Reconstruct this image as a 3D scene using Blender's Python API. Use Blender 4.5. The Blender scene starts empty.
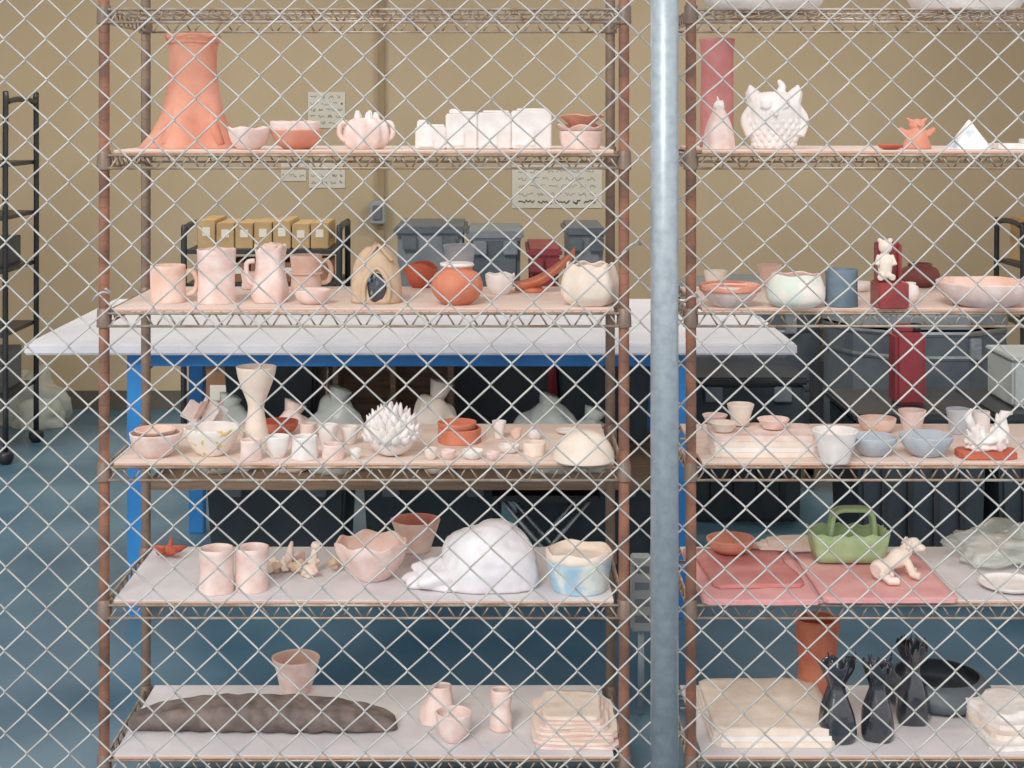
import bpy, bmesh, math, random
from mathutils import Vector, noise, Matrix, Euler
random.seed(4)
H=1.66; F=1600.0; PX=495.0; PY=110.0
def WX(px,D): return (px-PX)/F*D
def WZ(py,D): return H-(py-PY)/F*D
sc=bpy.context.scene
sc.view_settings.view_transform='Standard'
sc.view_settings.look='None'
sc.view_settings.exposure=0.10
sc.view_settings.gamma=1.16
# ---------------- materials
def lin(c):
    o=[]
    for v in c:
        v=v/255.0
        o.append(v/12.92 if v<=0.04045 else ((v+0.055)/1.055)**2.4)
    return (o[0],o[1],o[2],1)
MC={}
def mat(name,c1,c2=None,scale=8.0,rough=0.75,metal=0.0,bump=0.3,bscale=60.0,lo=0.35,hi=0.65,alpha=1.0,spec=0.3,detail=4,stretch=None,trans=0.0):
    if name in MC: return MC[name]
    m=bpy.data.materials.new(name); m.use_nodes=True
    nt=m.node_tree; N=nt.nodes; L=nt.links
    p=N['Principled BSDF']
    p.inputs['Roughness'].default_value=rough
    p.inputs['Metallic'].default_value=metal
    p.inputs['Specular IOR Level'].default_value=spec
    p.inputs['Alpha'].default_value=alpha
    p.inputs['Transmission Weight'].default_value=trans
    tc=N.new('ShaderNodeTexCoord')
    src=tc.outputs['Object']
    if stretch:
        mp=N.new('ShaderNodeMapping'); mp.inputs['Scale'].default_value=stretch
        L.new(src,mp.inputs['Vector']); src=mp.outputs['Vector']
    nz=N.new('ShaderNodeTexNoise'); nz.inputs['Scale'].default_value=scale; nz.inputs['Detail'].default_value=detail
    L.new(src,nz.inputs['Vector'])
    cr=N.new('ShaderNodeValToRGB')
    cr.color_ramp.elements[0].position=lo; cr.color_ramp.elements[1].position=hi
    cr.color_ramp.elements[0].color=lin(c1); cr.color_ramp.elements[1].color=lin(c2 or c1)
    L.new(nz.outputs['Fac'],cr.inputs['Fac']); L.new(cr.outputs['Color'],p.inputs['Base Color'])
    if bump>0:
        n2=N.new('ShaderNodeTexNoise'); n2.inputs['Scale'].default_value=bscale; n2.inputs['Detail'].default_value=3
        L.new(src,n2.inputs['Vector'])
        b=N.new('ShaderNodeBump'); b.inputs['Strength'].default_value=bump; b.inputs['Distance'].default_value=0.004
        L.new(n2.outputs['Fac'],b.inputs['Height']); L.new(b.outputs['Normal'],p.inputs['Normal'])
    MC[name]=m; return m
white=mat('clay_white',(240,234,230),(226,214,208),26)
cream=mat('clay_cream',(238,222,206),(226,206,188),24)
pinkw=mat('clay_pink_white',(240,218,210),(224,188,176),26)
peach=mat('clay_peach',(228,182,160),(238,212,200),20)
terra=mat('clay_terracotta',(212,128,98),(196,106,80),20)
terral=mat('clay_terracotta_light',(220,150,124),(204,124,100),12)
rosy=mat('clay_rose',(206,134,130),(190,108,106),12)
redc=mat('glaze_red',(150,40,38),(120,28,30),14,rough=0.35,spec=0.5)
orange=mat('clay_orange_red',(200,98,68),(178,80,58),14)
tan=mat('clay_tan',(208,180,150),(190,158,128),22)
brown=mat('clay_dark_brown',(124,108,102),(88,76,72),26,bump=0.6)
black=mat('glaze_black',(24,26,32),(50,52,62),20,rough=0.12,spec=0.7)
slate=mat('clay_slate',(104,122,134),(82,98,112),18)
greyb=mat('clay_grey_blue',(190,194,200),(164,174,186),18)
green=mat('glaze_green',(172,194,142),(148,178,124),25,rough=0.5)
bluespl=mat('glaze_blue_splash',(156,194,216),(224,228,218),16,rough=0.4,lo=0.45,hi=0.6)
yellowdots=mat('glaze_yellow_dots',(228,186,104),(240,230,218),60,lo=0.32,hi=0.36,detail=0)
greenish=mat('clay_pale_green',(210,220,206),(240,226,214),14,lo=0.45,hi=0.55)
bluetip=mat('clay_blue_tip',(150,174,198),(234,232,232),18,lo=0.34,hi=0.44)
bag=mat('plastic_bag',(228,232,224),(206,214,204),10,rough=0.25,alpha=0.5,spec=0.6,bump=0.8,bscale=30)
bagw=mat('plastic_bag_white',(238,234,236),(222,216,220),10,rough=0.4,spec=0.5,bump=0.5,bscale=25)
boardt=mat('board_white',(222,216,216),(204,198,202),6,rough=0.6,bump=0.1)
boarde=mat('board_edge_peach',(222,172,142),(204,150,122),10,stretch=(1,1,20))
boardw=mat('board_plywood',(232,212,200),(222,196,182),5,stretch=(1,8,8))
pinkb=mat('board_pink',(214,142,144),(228,168,162),7)
wire=mat('wire_zinc_aged',(176,166,152),(142,114,92),22,rough=0.45,metal=0.5,bump=0.05)
rust=mat('post_rust',(160,106,82),(108,78,66),9,rough=0.5,metal=0.35,bump=0.05,lo=0.4,hi=0.6)
rustb=mat('post_bronze',(136,114,98),(110,94,84),14,rough=0.5,metal=0.45,bump=0.05)
galv=mat('galvanized_steel',(192,190,184),(166,164,160),14,rough=0.5,metal=0.25,bump=0.1)
galvp=mat('galvanized_post',(166,176,182),(148,158,166),50,rough=0.42,metal=0.45,bump=0.1)
tabletop=mat('table_white_laminate',(206,206,212),(192,192,200),4,rough=0.45,bump=0.05)
tableblue=mat('table_blue_paint',(34,118,188),(26,100,168),5,rough=0.5,bump=0.05)
blackm=mat('black_metal',(30,32,36),(42,44,48),10,rough=0.4)
darkp=mat('dark_grey_plastic',(58,66,74),(76,84,90),5,rough=0.45)
darkg=mat('mid_grey_plastic',(90,98,104),(106,112,118),5,rough=0.5)
vdark=mat('black_plastic',(36,46,52),(50,58,64),5,rough=0.5)
card=mat('cardboard',(186,154,108),(166,134,90),8)
cardb=mat('cardboard_brown',(140,100,70),(120,84,58),8)
wood=mat('raw_wood',(122,98,78),(98,78,62),6,stretch=(1,12,12))
paper=mat('paper',(226,222,208),(216,210,194),5,bump=0.0)
ink=mat('ink',(90,84,82),None,bump=0)
steel=mat('kiln_steel',(150,156,160),(120,126,130),10,rough=0.35,metal=0.8)
redm=mat('red_paint',(124,40,46),(104,30,38),6,rough=0.45)
greybox=mat('grey_box',(160,166,164),(146,152,150),6)

# ---------------- builder
_ico={}
def ico(sub):
    if sub not in _ico:
        bm=bmesh.new(); bmesh.ops.create_icosphere(bm,subdivisions=sub,radius=1)
        _ico[sub]=([v.co.copy() for v in bm.verts],[[v.index for v in f.verts] for f in bm.faces]); bm.free()
    return _ico[sub]
def catmull(pts,n):
    if len(pts)<3: return pts
    P=[pts[0]]+list(pts)+[pts[-1]]; out=[]
    for i in range(1,len(P)-2):
        for k in range(n):
            t=k/n; a,b,c,d=P[i-1],P[i],P[i+1],P[i+2]
            out.append(tuple(0.5*((2*b[j])+(-a[j]+c[j])*t+(2*a[j]-5*b[j]+4*c[j]-d[j])*t*t+(-a[j]+3*b[j]-3*c[j]+d[j])*t**3) for j in range(len(b))))
    out.append(tuple(pts[-1])); return out
class B:
    def __init__(s): s.v=[]; s.f=[]; s.m=[]; s.mats=[]; s.sm=[]
    def mi(s,m):
        if m not in s.mats: s.mats.append(m)
        return s.mats.index(m)
    def add(s,vs,fs,m,smooth=True):
        o=len(s.v); s.v+= [tuple(v) for v in vs]; k=s.mi(m)
        for f in fs: s.f.append([i+o for i in f]); s.m.append(k); s.sm.append(smooth)
    def lathe(s,prof,m,c=(0,0,0),t=0.005,seg=36,wob=0.02,lobes=0,lamp=0,lpow=1,rw=0,rwn=5,sy=1.0,open=True,smooth=True,seed=None,rot=0,flat=False,lean=(0,0),m_in=None,frag=0):
        seed=random.random()*100 if seed is None else seed
        outer=catmull(prof,4) if smooth else list(prof)
        h=max(p[1] for p in outer) or 1
        P=[(0.0003,outer[0][1],0)]+[(p[0],p[1],0) for p in outer]
        nO=len(P)
        if open:
            rl,zl=outer[-1]
            P.append((max(rl-t*0.5,0.0004),zl+t*0.25,0))
            for r,z in reversed(outer):
                if z<t*1.2: break
                P.append((max(r-t,0.0004),z,1))
            P.append((max(outer[0][0]-t*1.5,0.0005)*0.9,outer[0][1]+t,1)); P.append((0.0003,outer[0][1]+t,1))
        else: P.append((0.0003,outer[-1][1],0))
        vs=[];fs=[]
        for r,z,_ in P:
            zf=max(0,min(1,z/h))
            for i in range(seg):
                th=2*math.pi*i/seg+rot; cx,cy=math.cos(th),math.sin(th)
                k=1+wob*noise.noise(Vector((cx*1.3+seed,cy*1.3,z/h*1.5)))*2
                if lobes: k*=1+lamp*math.cos(lobes*th+seed)*((1-zf)**lpow if lpow>0 else zf**(-lpow))
                rr=r*k
                dz=0
                if rw: dz=rw*h*(zf**3)*(math.sin(rwn*th+seed)+0.6*noise.noise(Vector((cx*2+seed,cy*2,3))))
                if frag: dz+=frag*h*(zf**6)*noise.noise(Vector((cx*5+seed,cy*5,7)))
                vs.append((c[0]+rr*cx+lean[0]*zf*h,c[1]+rr*cy*sy+lean[1]*zf*h,c[2]+z+dz))
        n=len(P)
        for j in range(n-1):
            for i in range(seg):
                i2=(i+1)%seg
                fs.append([j*seg+i,j*seg+i2,(j+1)*seg+i2,(j+1)*seg+i])
        base=len(s.f)
        s.add(vs,fs,m,not flat)
        if m_in:
            k=s.mi(m_in)
            for j in range(nO,n-1):
                for i in range(seg): s.m[base+j*seg+i]=k
        s.add([],[],m)
        o=len(s.v)-len(vs)
        s.f.append([o+i for i in reversed(range(seg))]); s.m.append(s.mi(m)); s.sm.append(False)
        s.f.append([o+(n-1)*seg+i for i in range(seg)]); s.m.append(s.mi(m_in or m)); s.sm.append(False)
    def tube(s,pts,r,m,seg=6,closed=False,rad=None):
        pts=[Vector(p) for p in pts]; n=len(pts); vs=[];fs=[]
        up0=None
        for i,p in enumerate(pts):
            a=pts[(i-1)%n] if (closed or i>0) else p
            b=pts[(i+1)%n] if (closed or i<n-1) else p
            d=(b-a); d=d.normalized() if d.length>1e-9 else Vector((0,0,1))
            if up0 is None:
                up0=Vector((0,0,1)) if abs(d.z)<0.9 else Vector((1,0,0))
            u=up0-d*up0.dot(d)
            if u.length<1e-4: u=d.orthogonal()
            u.normalize(); up0=u; w=d.cross(u)
            rr=rad[i] if rad else r
            for k in range(seg):
                t=2*math.pi*k/seg
                vs.append(p+(u*math.cos(t)+w*math.sin(t))*rr)
        for i in range(n if closed else n-1):
            j=(i+1)%n
            for k in range(seg):
                k2=(k+1)%seg; fs.append([i*seg+k,i*seg+k2,j*seg+k2,j*seg+k])
        if not closed:
            fs.append([k for k in reversed(range(seg))]); fs.append([(n-1)*seg+k for k in range(seg)])
        s.add(vs,fs,m)
    def box(s,c,d,m,bev=0.0,rot=0.0,taper=1.0,tilt=None):
        bm=bmesh.new(); bmesh.ops.create_cube(bm,size=1)
        for v in bm.verts:
            k=taper if v.co.z<0 else 1
            v.co=Vector((v.co.x*d[0]*k,v.co.y*d[1]*k,v.co.z*d[2]))
        if bev>0: bmesh.ops.bevel(bm,geom=bm.edges[:],offset=bev,segments=2,affect='EDGES')
        M=Matrix.Rotation(rot,4,'Z')
        if tilt: M=Euler(tilt).to_matrix().to_4x4()
        bm.verts.ensure_lookup_table()
        s.add([M@v.co+Vector(c) for v in bm.verts],[[v.index for v in f.verts] for f in bm.faces],m,False); bm.free()
    def blob(s,c,r,m,amp=0.1,fr=1.5,sub=4,seed=None,zmin=None,rot=None,wr=0):
        seed=random.random()*100 if seed is None else seed
        V,Fc=ico(sub); vs=[]
        R=Euler(rot).to_matrix() if rot else Matrix.Identity(3)
        for v in V:
            k=1+amp*noise.noise(v*fr+Vector((seed,0,0)))*2
            if wr: k+=wr*(1-abs(noise.noise(v*fr*3+Vector((0,seed,0))))*3)
            p=R@Vector((v.x*r[0]*k,v.y*r[1]*k,v.z*r[2]*k))+Vector(c)
            if zmin is not None and p.z<zmin: p.z=zmin+(p.z-zmin)*0.01
            vs.append(p)
        s.add(vs,Fc,m)
    def slab(s,c,w,d,t,m,seed=None,wave=0.0,irr=0.06,rot=0,n=48,nr=10,sq=6):
        seed=random.random()*100 if seed is None else seed
        vs=[];fs=[];sd=[]
        cr,sr=math.cos(rot),math.sin(rot)
        def pt(i,q,top):
            th=2*math.pi*(i+0.5)/n; a,b=math.cos(th),math.sin(th)
            k=1/(abs(a)**sq+abs(b)**sq)**(1/sq)
            k*=1+irr*noise.noise(Vector((a*2+seed,b*2,0)))*2
            x=a*k*w/2*q; y=b*k*d/2*q
            z=(max(0,wave*(noise.noise(Vector((x*16+seed,y*16,0)))+0.4)) + t) if top else 0
            return (c[0]+x*cr-y*sr,c[1]+x*sr+y*cr,c[2]+z)
        for top in (1,0):
            for q in range(nr+1):
                for i in range(n): vs.append(pt(i,(q+0.02)/(nr+0.02),top))
        off=(nr+1)*n
        for q in range(nr):
            for i in range(n):
                i2=(i+1)%n
                fs.append([q*n+i,(q+1)*n+i,(q+1)*n+i2,q*n+i2])
                fs.append([off+q*n+i,off+q*n+i2,off+(q+1)*n+i2,off+(q+1)*n+i])
        for i in range(n):
            i2=(i+1)%n
            sd.append([nr*n+i,off+nr*n+i,off+nr*n+i2,nr*n+i2])
        sd.append(list(range(n))); sd.append([off+i for i in reversed(range(n))])
        s.add(vs,fs,m,wave>0)
        o=len(s.v)-len(vs)
        for f in sd: s.f.append([o+i for i in f]); s.m.append(s.mi(m)); s.sm.append(False)
    def obj(s,name,loc=(0,0,0),parent=None,remesh=0,rotz=0):
        me=bpy.data.meshes.new(name); me.from_pydata(s.v,[],s.f)
        for m in s.mats: me.materials.append(m)
        for i,p in enumerate(me.polygons): p.material_index=s.m[i]; p.use_smooth=s.sm[i]
        me.update()
        o=bpy.data.objects.new(name,me); bpy.context.collection.objects.link(o)
        o.location=loc; o.rotation_euler[2]=rotz
        if parent: o.parent=parent
        if remesh:
            md=o.modifiers.new('r','REMESH'); md.mode='VOXEL'; md.voxel_size=remesh; md.use_smooth_shade=True
        return o
def empty(name,loc=(0,0,0)):
    e=bpy.data.objects.new(name,None); bpy.context.collection.objects.link(e); e.location=loc; e.empty_display_size=0.1; return e

# ---------------- camera
cam=bpy.data.cameras.new('camera'); co=bpy.data.objects.new('camera',cam); bpy.context.collection.objects.link(co)
co.location=(0,0,H); co.rotation_euler=(math.pi/2,0,0)
cam.sensor_width=36; cam.lens=36*F/1024; cam.shift_x=(512-PX)/1024; cam.shift_y=-(384-PY)/1024
cam.clip_start=0.05
sc.camera=co

# ---------------- room
def plane_box(name,c,d,m):
    b=B(); b.box((0,0,0),d,m); return b.obj(name,c)
wallm=mat('wall_beige',(198,177,145),(188,167,134),1.2,rough=0.85,bump=0.1,bscale=200)
floorm=mat('floor_blue_concrete',(46,82,104),(84,116,134),2.2,rough=0.4,bump=0.15,bscale=20,spec=0.5,detail=8,lo=0.3,hi=0.72)
ceilm=mat('ceiling_paint',(200,194,180),None,2)
plane_box('floor',(0,4.0,-0.05),(9,10.2,0.1),floorm)
plane_box('wall_back',(0,9.0,1.55),(9,0.2,3.1),wallm)
plane_box('wall_left',(-4.4,6.9,1.55),(0.2,4.0,3.1),wallm)
plane_box('wall_right',(4.4,6.9,1.55),(0.2,4.0,3.1),wallm)
plane_box('ceiling',(0,6.95,3.15),(9,4.3,0.1),ceilm)
b=B(); b.box((0,0,0),(9,0.02,0.1),mat('base_dark',(90,84,76),None,3)); b.obj('baseboard_back',(0,8.89,0.05))
D=8.88; x=WX(381,D)
b=B(); b.box((0,0,0),(0.035,0.03,2.2),mat('trim_tan',(160,138,104),(150,128,96),3)); b.obj('trim_1',(x,8.885,2.0))
b=B(); b.box((0,0,0),(0.09,0.04,0.13),greybox,0.006); b.box((0,-0.025,0),(0.05,0.01,0.08),darkg,0.003); b.obj('light_switch',(WX(378,D),8.85,WZ(212,D)))
def sheet(name,x0,x1,y0,y1,D,lines,big=False):
    w=(x1-x0)/F*D; h=(y1-y0)/F*D; b=B(); b.box((0,0,0),(w,0.004,h),paper)
    for i in range(lines):
        z=h/2-(i+0.8)*h/(lines+0.6); x=-w*0.43; last=(i==lines-1)
        while x<w*0.40:
            L=random.uniform(0.03,0.09)*(1 if w>0.3 else 0.5)
            L=min(L,w*0.43-x)
            pts=[(x+L*k/8,-0.003,z+(h/(lines+1)*0.28)*random.uniform(-1,1)) for k in range(9)]
            b.tube(pts,0.0040 if (big and last) else 0.0013,ink,seg=4)
            x+=L+0.02
    b.obj(name,(WX((x0+x1)/2,D),D,WZ((y0+y1)/2,D)))
sheet('handwritten_sign',512,602,165,208,8.896,5,True)
sheet('paper_notice',308,345,92,128,8.896,5)
sheet('paper_notice',309,345,163,188,8.896,3)
sheet('paper_notice',281,306,163,181,8.896,2)

for i,x in enumerate((-2.0,1.2)):
    b=B(); b.box((0,0,0),(1.2,0.3,0.08),ceilm,0.01); b.obj('fill_lamp_box',(x,7.0,3.06))  # unseen box added above each fill lamp
    l=bpy.data.lights.new('interior_fill_lamp','AREA'); l.shape='RECTANGLE'; l.size=1.2; l.size_y=0.3; l.energy=36; l.color=(1,0.92,0.8)  # warm fill lamp added to brighten the back wall
    o=bpy.data.objects.new('interior_fill_lamp',l); bpy.context.collection.objects.link(o); o.location=(x,7.0,3.0)
w=bpy.data.worlds.new('sky'); sc.world=w; w.use_nodes=True
w.node_tree.nodes['Background'].inputs[0].default_value=(0.95,0.97,1.0,1); w.node_tree.nodes['Background'].inputs[1].default_value=1.05
s=bpy.data.lights.new('sun','SUN'); s.energy=1.9; s.angle=math.radians(20); s.color=(1,0.95,0.89)
so=bpy.data.objects.new('sun',s); bpy.context.collection.objects.link(so); so.location=(-2,-3,6)
so.rotation_euler=Vector((0.35,1.0,-0.8)).to_track_quat('-Z','Y').to_euler()

# ---------------- fence
fe=empty('chain_link_fence',(0,3.43,0))
b=B(); dw=0.0905; dh=0.0875; am=dw/2
x0=-2.0; n=int(4.0/am); K=int(2.3/(dh/2)); dd=0.0028
for i in range(n):
    pts=[]; xb=x0+i*am
    for k in range(K+1):
        right=(k+i)%2
        zc=0.02+k*dh/2
        ex=xb+ (am+0.001 if right else -0.001)+0.0038*noise.noise(Vector(((xb+right*am)*3,zc*3,0)))*2
        zc+=0.006*noise.noise(Vector(((xb+right*am)*2.0,zc*2,5)))*2
        e=0.09*am
        sg=-1 if right else 1
        yb=-dd if right else dd
        pts.append((ex+sg*e,yb,zc-e)); pts.append((ex,0,zc)); pts.append((ex+sg*e,-yb,zc+e))
    b.tube(pts,0.0021,galv,seg=6)
b.obj('mesh',(0,0,0),fe)
b=B(); xp=WX(664,3.39)
b.tube([(0,0,0),(0,0,2.5)],0.0295,galvp,seg=32)
b.lathe([(0.036,0),(0.036,0.03),(0.02,0.05),(0.003,0.06)],galvp,(0,0,2.5),open=False,wob=0)
b.obj('post',(xp,-0.05,0),fe)
b=B()
for (px,py) in ((632,247),(100,296),(690,300)):
    X=WX(px,3.42); Z=WZ(py,3.42)
    b.tube(catmull([(X-0.02,0.006,Z-0.015),(X-0.008,-0.01,Z),(X+0.006,-0.008,Z+0.008),(X+0.02,0.004,Z+0.004),(X+0.012,-0.012,Z+0.016)],4),0.0024,galv,seg=6)
b.obj('tie_wires',(0,0,0),fe)

# ---------------- shelving
SZ={'T':1.905,'A':1.5675,'B':1.202,'C':0.846,'D':0.527,'E':0.168}
YF=3.70; YB=4.16
def unit(x0,x1,name):
    e=empty(name,(x0,3.71,0))
    W=x1-x0
    def rel(p): return (p[0]-x0,p[1]-3.71,p[2])
    for i,(x,y) in enumerate(((x0,3.712),(x1,3.712),(x0,4.155),(x1,4.155))):
        b=B(); prof=[(0.006,0),(0.016,0.004),(0.016,0.014),(0.0065,0.02),(0.0065,0.03),(0.0125,0.034)]
        z=0.06
        while z<2.0:
            prof+= [(0.0125,z),(0.0117,z+0.0006),(0.0117,z+0.0018),(0.0125,z+0.0024)]; z+=0.0254
        prof+=[(0.0125,2.0),(0.008,2.006)]
        b.lathe(prof,rust if i<2 else rustb,open=False,smooth=False,wob=0,seg=20,flat=False)
        for kz in SZ.values():
            b.lathe([(0.015,0),(0.0178,0.001),(0.0160,0.042),(0.0145,0.044)],rustb,(0,0,kz-0.046),open=False,smooth=False,wob=0,seg=20)
        o=b.obj('post_%d'%(i+1),rel((x,y,0)),e)
        o.data.set_sharp_from_angle(angle=math.radians(35))
    for sk,kz in SZ.items():
        b=B()
        zt=kz-0.0125; zb=kz-0.042
        xa,xb=x0+0.012,x1-0.012
        for y,sgn in ((3.70,1),(4.166,-1)):
            for z in (zt,zb): b.tube([rel((xa,y,z)),rel((xb,y,z))],0.0032,wire)
            nn=44; pts=[]
            for k in range(nn+1):
                X=xa+(xb-xa)*k/nn
                zz=zt if k%2 else zb
                pts.append(rel((X-0.004,y+0.004,zz))); pts.append(rel((X+0.004,y+0.004,zz)))
            b.tube(pts,0.0022,wire,seg=5)
        for x in (x0,x1):
            for z in (zt,zb): b.tube([rel((x,3.72,z)),rel((x,4.145,z))],0.0032,wire)
            pts=[rel((x,3.725+0.42*k/18,zt if k%2 else zb)) for k in range(19)]
            b.tube(pts,0.0022,wire,seg=5)
        X=x0+0.03
        while X<x1-0.02:
            b.tube([rel((X,3.70,zt+0.003)),rel((X,4.166,zt+0.003))],0.0016,wire,seg=5); X+=0.022
        for y in (3.83,4.03): b.tube([rel((xa,y,zt-0.003)),rel((xb,y,zt-0.003))],0.003,wire)
        b.obj('wire_shelf_'+sk.lower(),(0,0,0),e)
        if sk!='T':
            b=B(); top=boardt if sk in 'DE' else boardw
            b.box((0,0,-0.0015),(W-0.05,0.45,0.003),top)
            b.box((0,0,-0.0055),(W-0.05,0.45,0.005),boarde)
            b.obj('shelf_board_'+sk.lower(),rel(((x0+x1)/2,3.925,kz)),e)
    return e
X0=WX(104,3.71); X1=WX(624,3.71)
unit(X0,X1,'wire_shelving_unit')
unit(WX(691,3.71),WX(691,3.71)+X1-X0,'wire_shelving_unit')

# ---------------- vessels
PR={
'bowl':[(0.42,0),(0.62,0.18),(0.85,0.5),(0.97,0.8),(1,1)],
'wide':[(0.5,0),(0.8,0.3),(0.95,0.7),(1,1)],
'cyl':[(0.93,0),(0.97,0.05),(0.96,0.5),(0.98,1)],
'cone':[(0.6,0),(0.72,0.3),(0.87,0.7),(1,1)],
'round':[(0.5,0),(0.85,0.2),(1,0.48),(0.86,0.78),(0.6,0.9),(0.62,1)],
'pumpkin':[(0.65,0),(0.95,0.2),(1,0.5),(0.9,0.8),(0.8,1)],
'funnel':[(0.8,0),(0.68,0.12),(0.48,0.35),(0.4,0.52),(0.62,0.68),(0.88,0.86),(1,1)],
'dome':[(1,0),(0.97,0.25),(0.8,0.62),(0.5,0.9),(0.2,1)],
'tall':[(0.85,0),(0.95,0.1),(0.9,0.5),(1,1)],
}
def solve(xl,xr,ytop,sh,yb=None,df=None,open=True):
    zs=SZ[sh]
    Df=YF+df if df is not None else (H-zs)*F/(yb-PY)
    r=(xr-xl)/2/F*Df
    D=Df+r*0.9; r=(xr-xl)/2/F*D; D=Df+r*0.9
    x=WX((xl+xr)/2,D); zt=WZ(ytop,D+(r*0.9 if open else 0)); h=max(zt-zs,0.01)
    return x,D,zs,r,h
def V(name,xl,xr,ytop,sh,prof='bowl',m=white,yb=None,df=None,t=0.005,handle=None,extra=None,**k):
    op=k.get('open',True)
    x,D,zs,r,h=solve(xl,xr,ytop,sh,yb,df,op)
    p=PR[prof] if isinstance(prof,str) else prof
    b=B(); b.lathe([(a*r,c*h) for a,c in p],m,t=t,**k)
    if handle:
        a=handle; ca,sa=math.cos(a),math.sin(a)
        pts=catmull([(r*0.9,0,h*0.8),(r*1.35,0,h*0.82),(r*1.6,0,h*0.55),(r*1.4,0,h*0.25),(r*0.9,0,h*0.2)],4)
        b.tube([(q[0]*ca-q[1]*sa,q[0]*sa+q[1]*ca,q[2]) for q in pts],min(0.007,r*0.15),m,seg=8)
    if extra: extra(b,r,h)
    return b.obj(name,(x,D,zs+0.0005))
# ---- left shelf A
def trunk(b,r,h):
    b.lathe([(0.57*r,0),(0.60*r,0.012),(0.57*r,0.022)],terral,(0,0,h*0.93),t=0.01,wob=0.04)
    for i in range(5):
        a=i*1.257+0.5
        b.tube([(r*0.5*math.cos(a),r*0.5*math.sin(a),h*0.42),(r*0.78*math.cos(a),r*0.78*math.sin(a),h*0.16),(r*1.02*math.cos(a),r*1.02*math.sin(a),h*0.03)],0,terral,seg=8,rad=[0.006,0.014,0.010])
V('terracotta_trunk_vase',148,238,38,'A',[(1.05,0),(0.98,0.05),(0.8,0.18),(0.66,0.36),(0.56,0.6),(0.53,0.8),(0.55,0.93),(0.62,1)],terral,df=0.10,t=0.007,lobes=5,lamp=0.12,lpow=2,wob=0.05,seg=60,extra=trunk,rw=0.012)
V('pinch_bowl',228,270,128,'A','wide',pinkw,df=0.01,rw=0.05)
V('stacked_peach_bowls',271,322,130,'A','wide',terral,df=0.02,extra=lambda b,r,h: b.lathe([(r*0.6,0),(r*0.9,h*0.3),(r*0.97,h*0.9)],pinkw,(-r*0.05,0,h*0.55),t=0.004,rw=0.03))
def tp(b,r,h):
    for s in (-1,1):
        b.tube(catmull([(s*r*0.85,0,h*0.85),(s*r*1.15,0,h*0.8),(s*r*1.2,0,h*0.45),(s*r*0.9,0,h*0.25)],5),0.006,pinkw,seg=8)
    for i in range(5):
        a=i*1.25; b.lathe([(0.009,0),(0.008,0.012),(0.004,0.022+0.004*(i%2))],white,(r*0.45*math.cos(a),r*0.35*math.sin(a),h*0.88),open=False)
V('lobed_teapot',344,388,118,'A',[(0.75,0),(0.98,0.2),(1,0.5),(0.9,0.8),(0.6,0.97),(0.3,1)],pinkw,df=0.03,lobes=8,lamp=0.07,lpow=0.001,open=False,extra=tp,seg=64)
for i,(a,c,tp_) in enumerate(((416,447,127),(446,478,114),(478,511,113),(511,551,111))):
    x,D,zs,r,h=solve(a,c,tp_,'A',df=0.03)
    b=B()
    wv=(c-a)/F*3.79*0.985
    b.box((0,0,h*0.5),(wv,0.09,h),white,0.003)
    b.box((wv*0.04,0,h+0.002),(wv*0.8,0.07,0.006),white,0.002)
    b.box((-wv*0.15,-0.046,h*0.28),(wv*0.5,0.006,h*0.4),white,0.002)
    if i==0: b.box((-wv*0.3,0,h+0.006),(wv*0.3,0.06,0.02),white,0.003)
    if i==1: b.box((-wv*0.25,0,h+0.005),(wv*0.3,0.05,0.012),white,0.003)
    b.obj('white_clay_block',(WX((a+c)/2,3.79),3.79+0.002*i,zs+0.001))
def st(b,r,h):
    b.lathe([(r*0.5,0),(r*0.9,h*0.2),(r*1.05,h*0.3)],peach,(0,0,h*0.35),t=0.004,rw=0.2)
    b.lathe([(r*0.5,0),(r*0.85,h*0.2),(r*1.0,h*0.28)],terral,(0,0,h*0.68),t=0.004,rw=0.12)
V('stacked_rose_bowls',558,604,114,'A',[(0.8,0),(0.9,0.2),(0.95,0.5)],pinkw,df=0.03,extra=st)
# ---- left shelf B
V('pink_mug',150,186,264,'B','cyl',peach,yb=304,handle=0.2)
V('pink_clay_cylinder',197,236,248,'B','cyl',pinkw,yb=305,rw=0.01,wob=0.03)
V('ridged_mug',241,262,272,'B','tall',pinkw,yb=290)
def gobl(b,r,h):
    b.tube(catmull([(-r*0.85,0,h*0.75),(-r*1.3,0,h*0.7),(-r*1.2,0,h*0.4),(-r*0.8,0,h*0.3)],4),0.006,pinkw,seg=8)
    b.blob((r*0.2,0,h*0.98),(r*0.6,r*0.5,0.012),pinkw,0.3,2,3)
V('twisted_pitcher',252,288,246,'B',[(0.95,0),(1.05,0.2),(0.85,0.5),(0.8,0.75),(0.9,1)],pinkw,yb=304,lobes=5,lamp=0.08,lpow=0.001,wob=0.09,rw=0.05,extra=gobl)
V('stacked_mug',290,322,254,'B','tall',peach,yb=292,handle=0.3,extra=lambda b,r,h:(b.tube([(r*math.cos(a)*1.02,r*math.sin(a)*1.02,h*0.5) for a in [k*math.pi/12 for k in range(25)]],0.003,peach)))
V('small_pinch_bowl',294,331,288,'B','wide',pinkw,yb=306)
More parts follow.
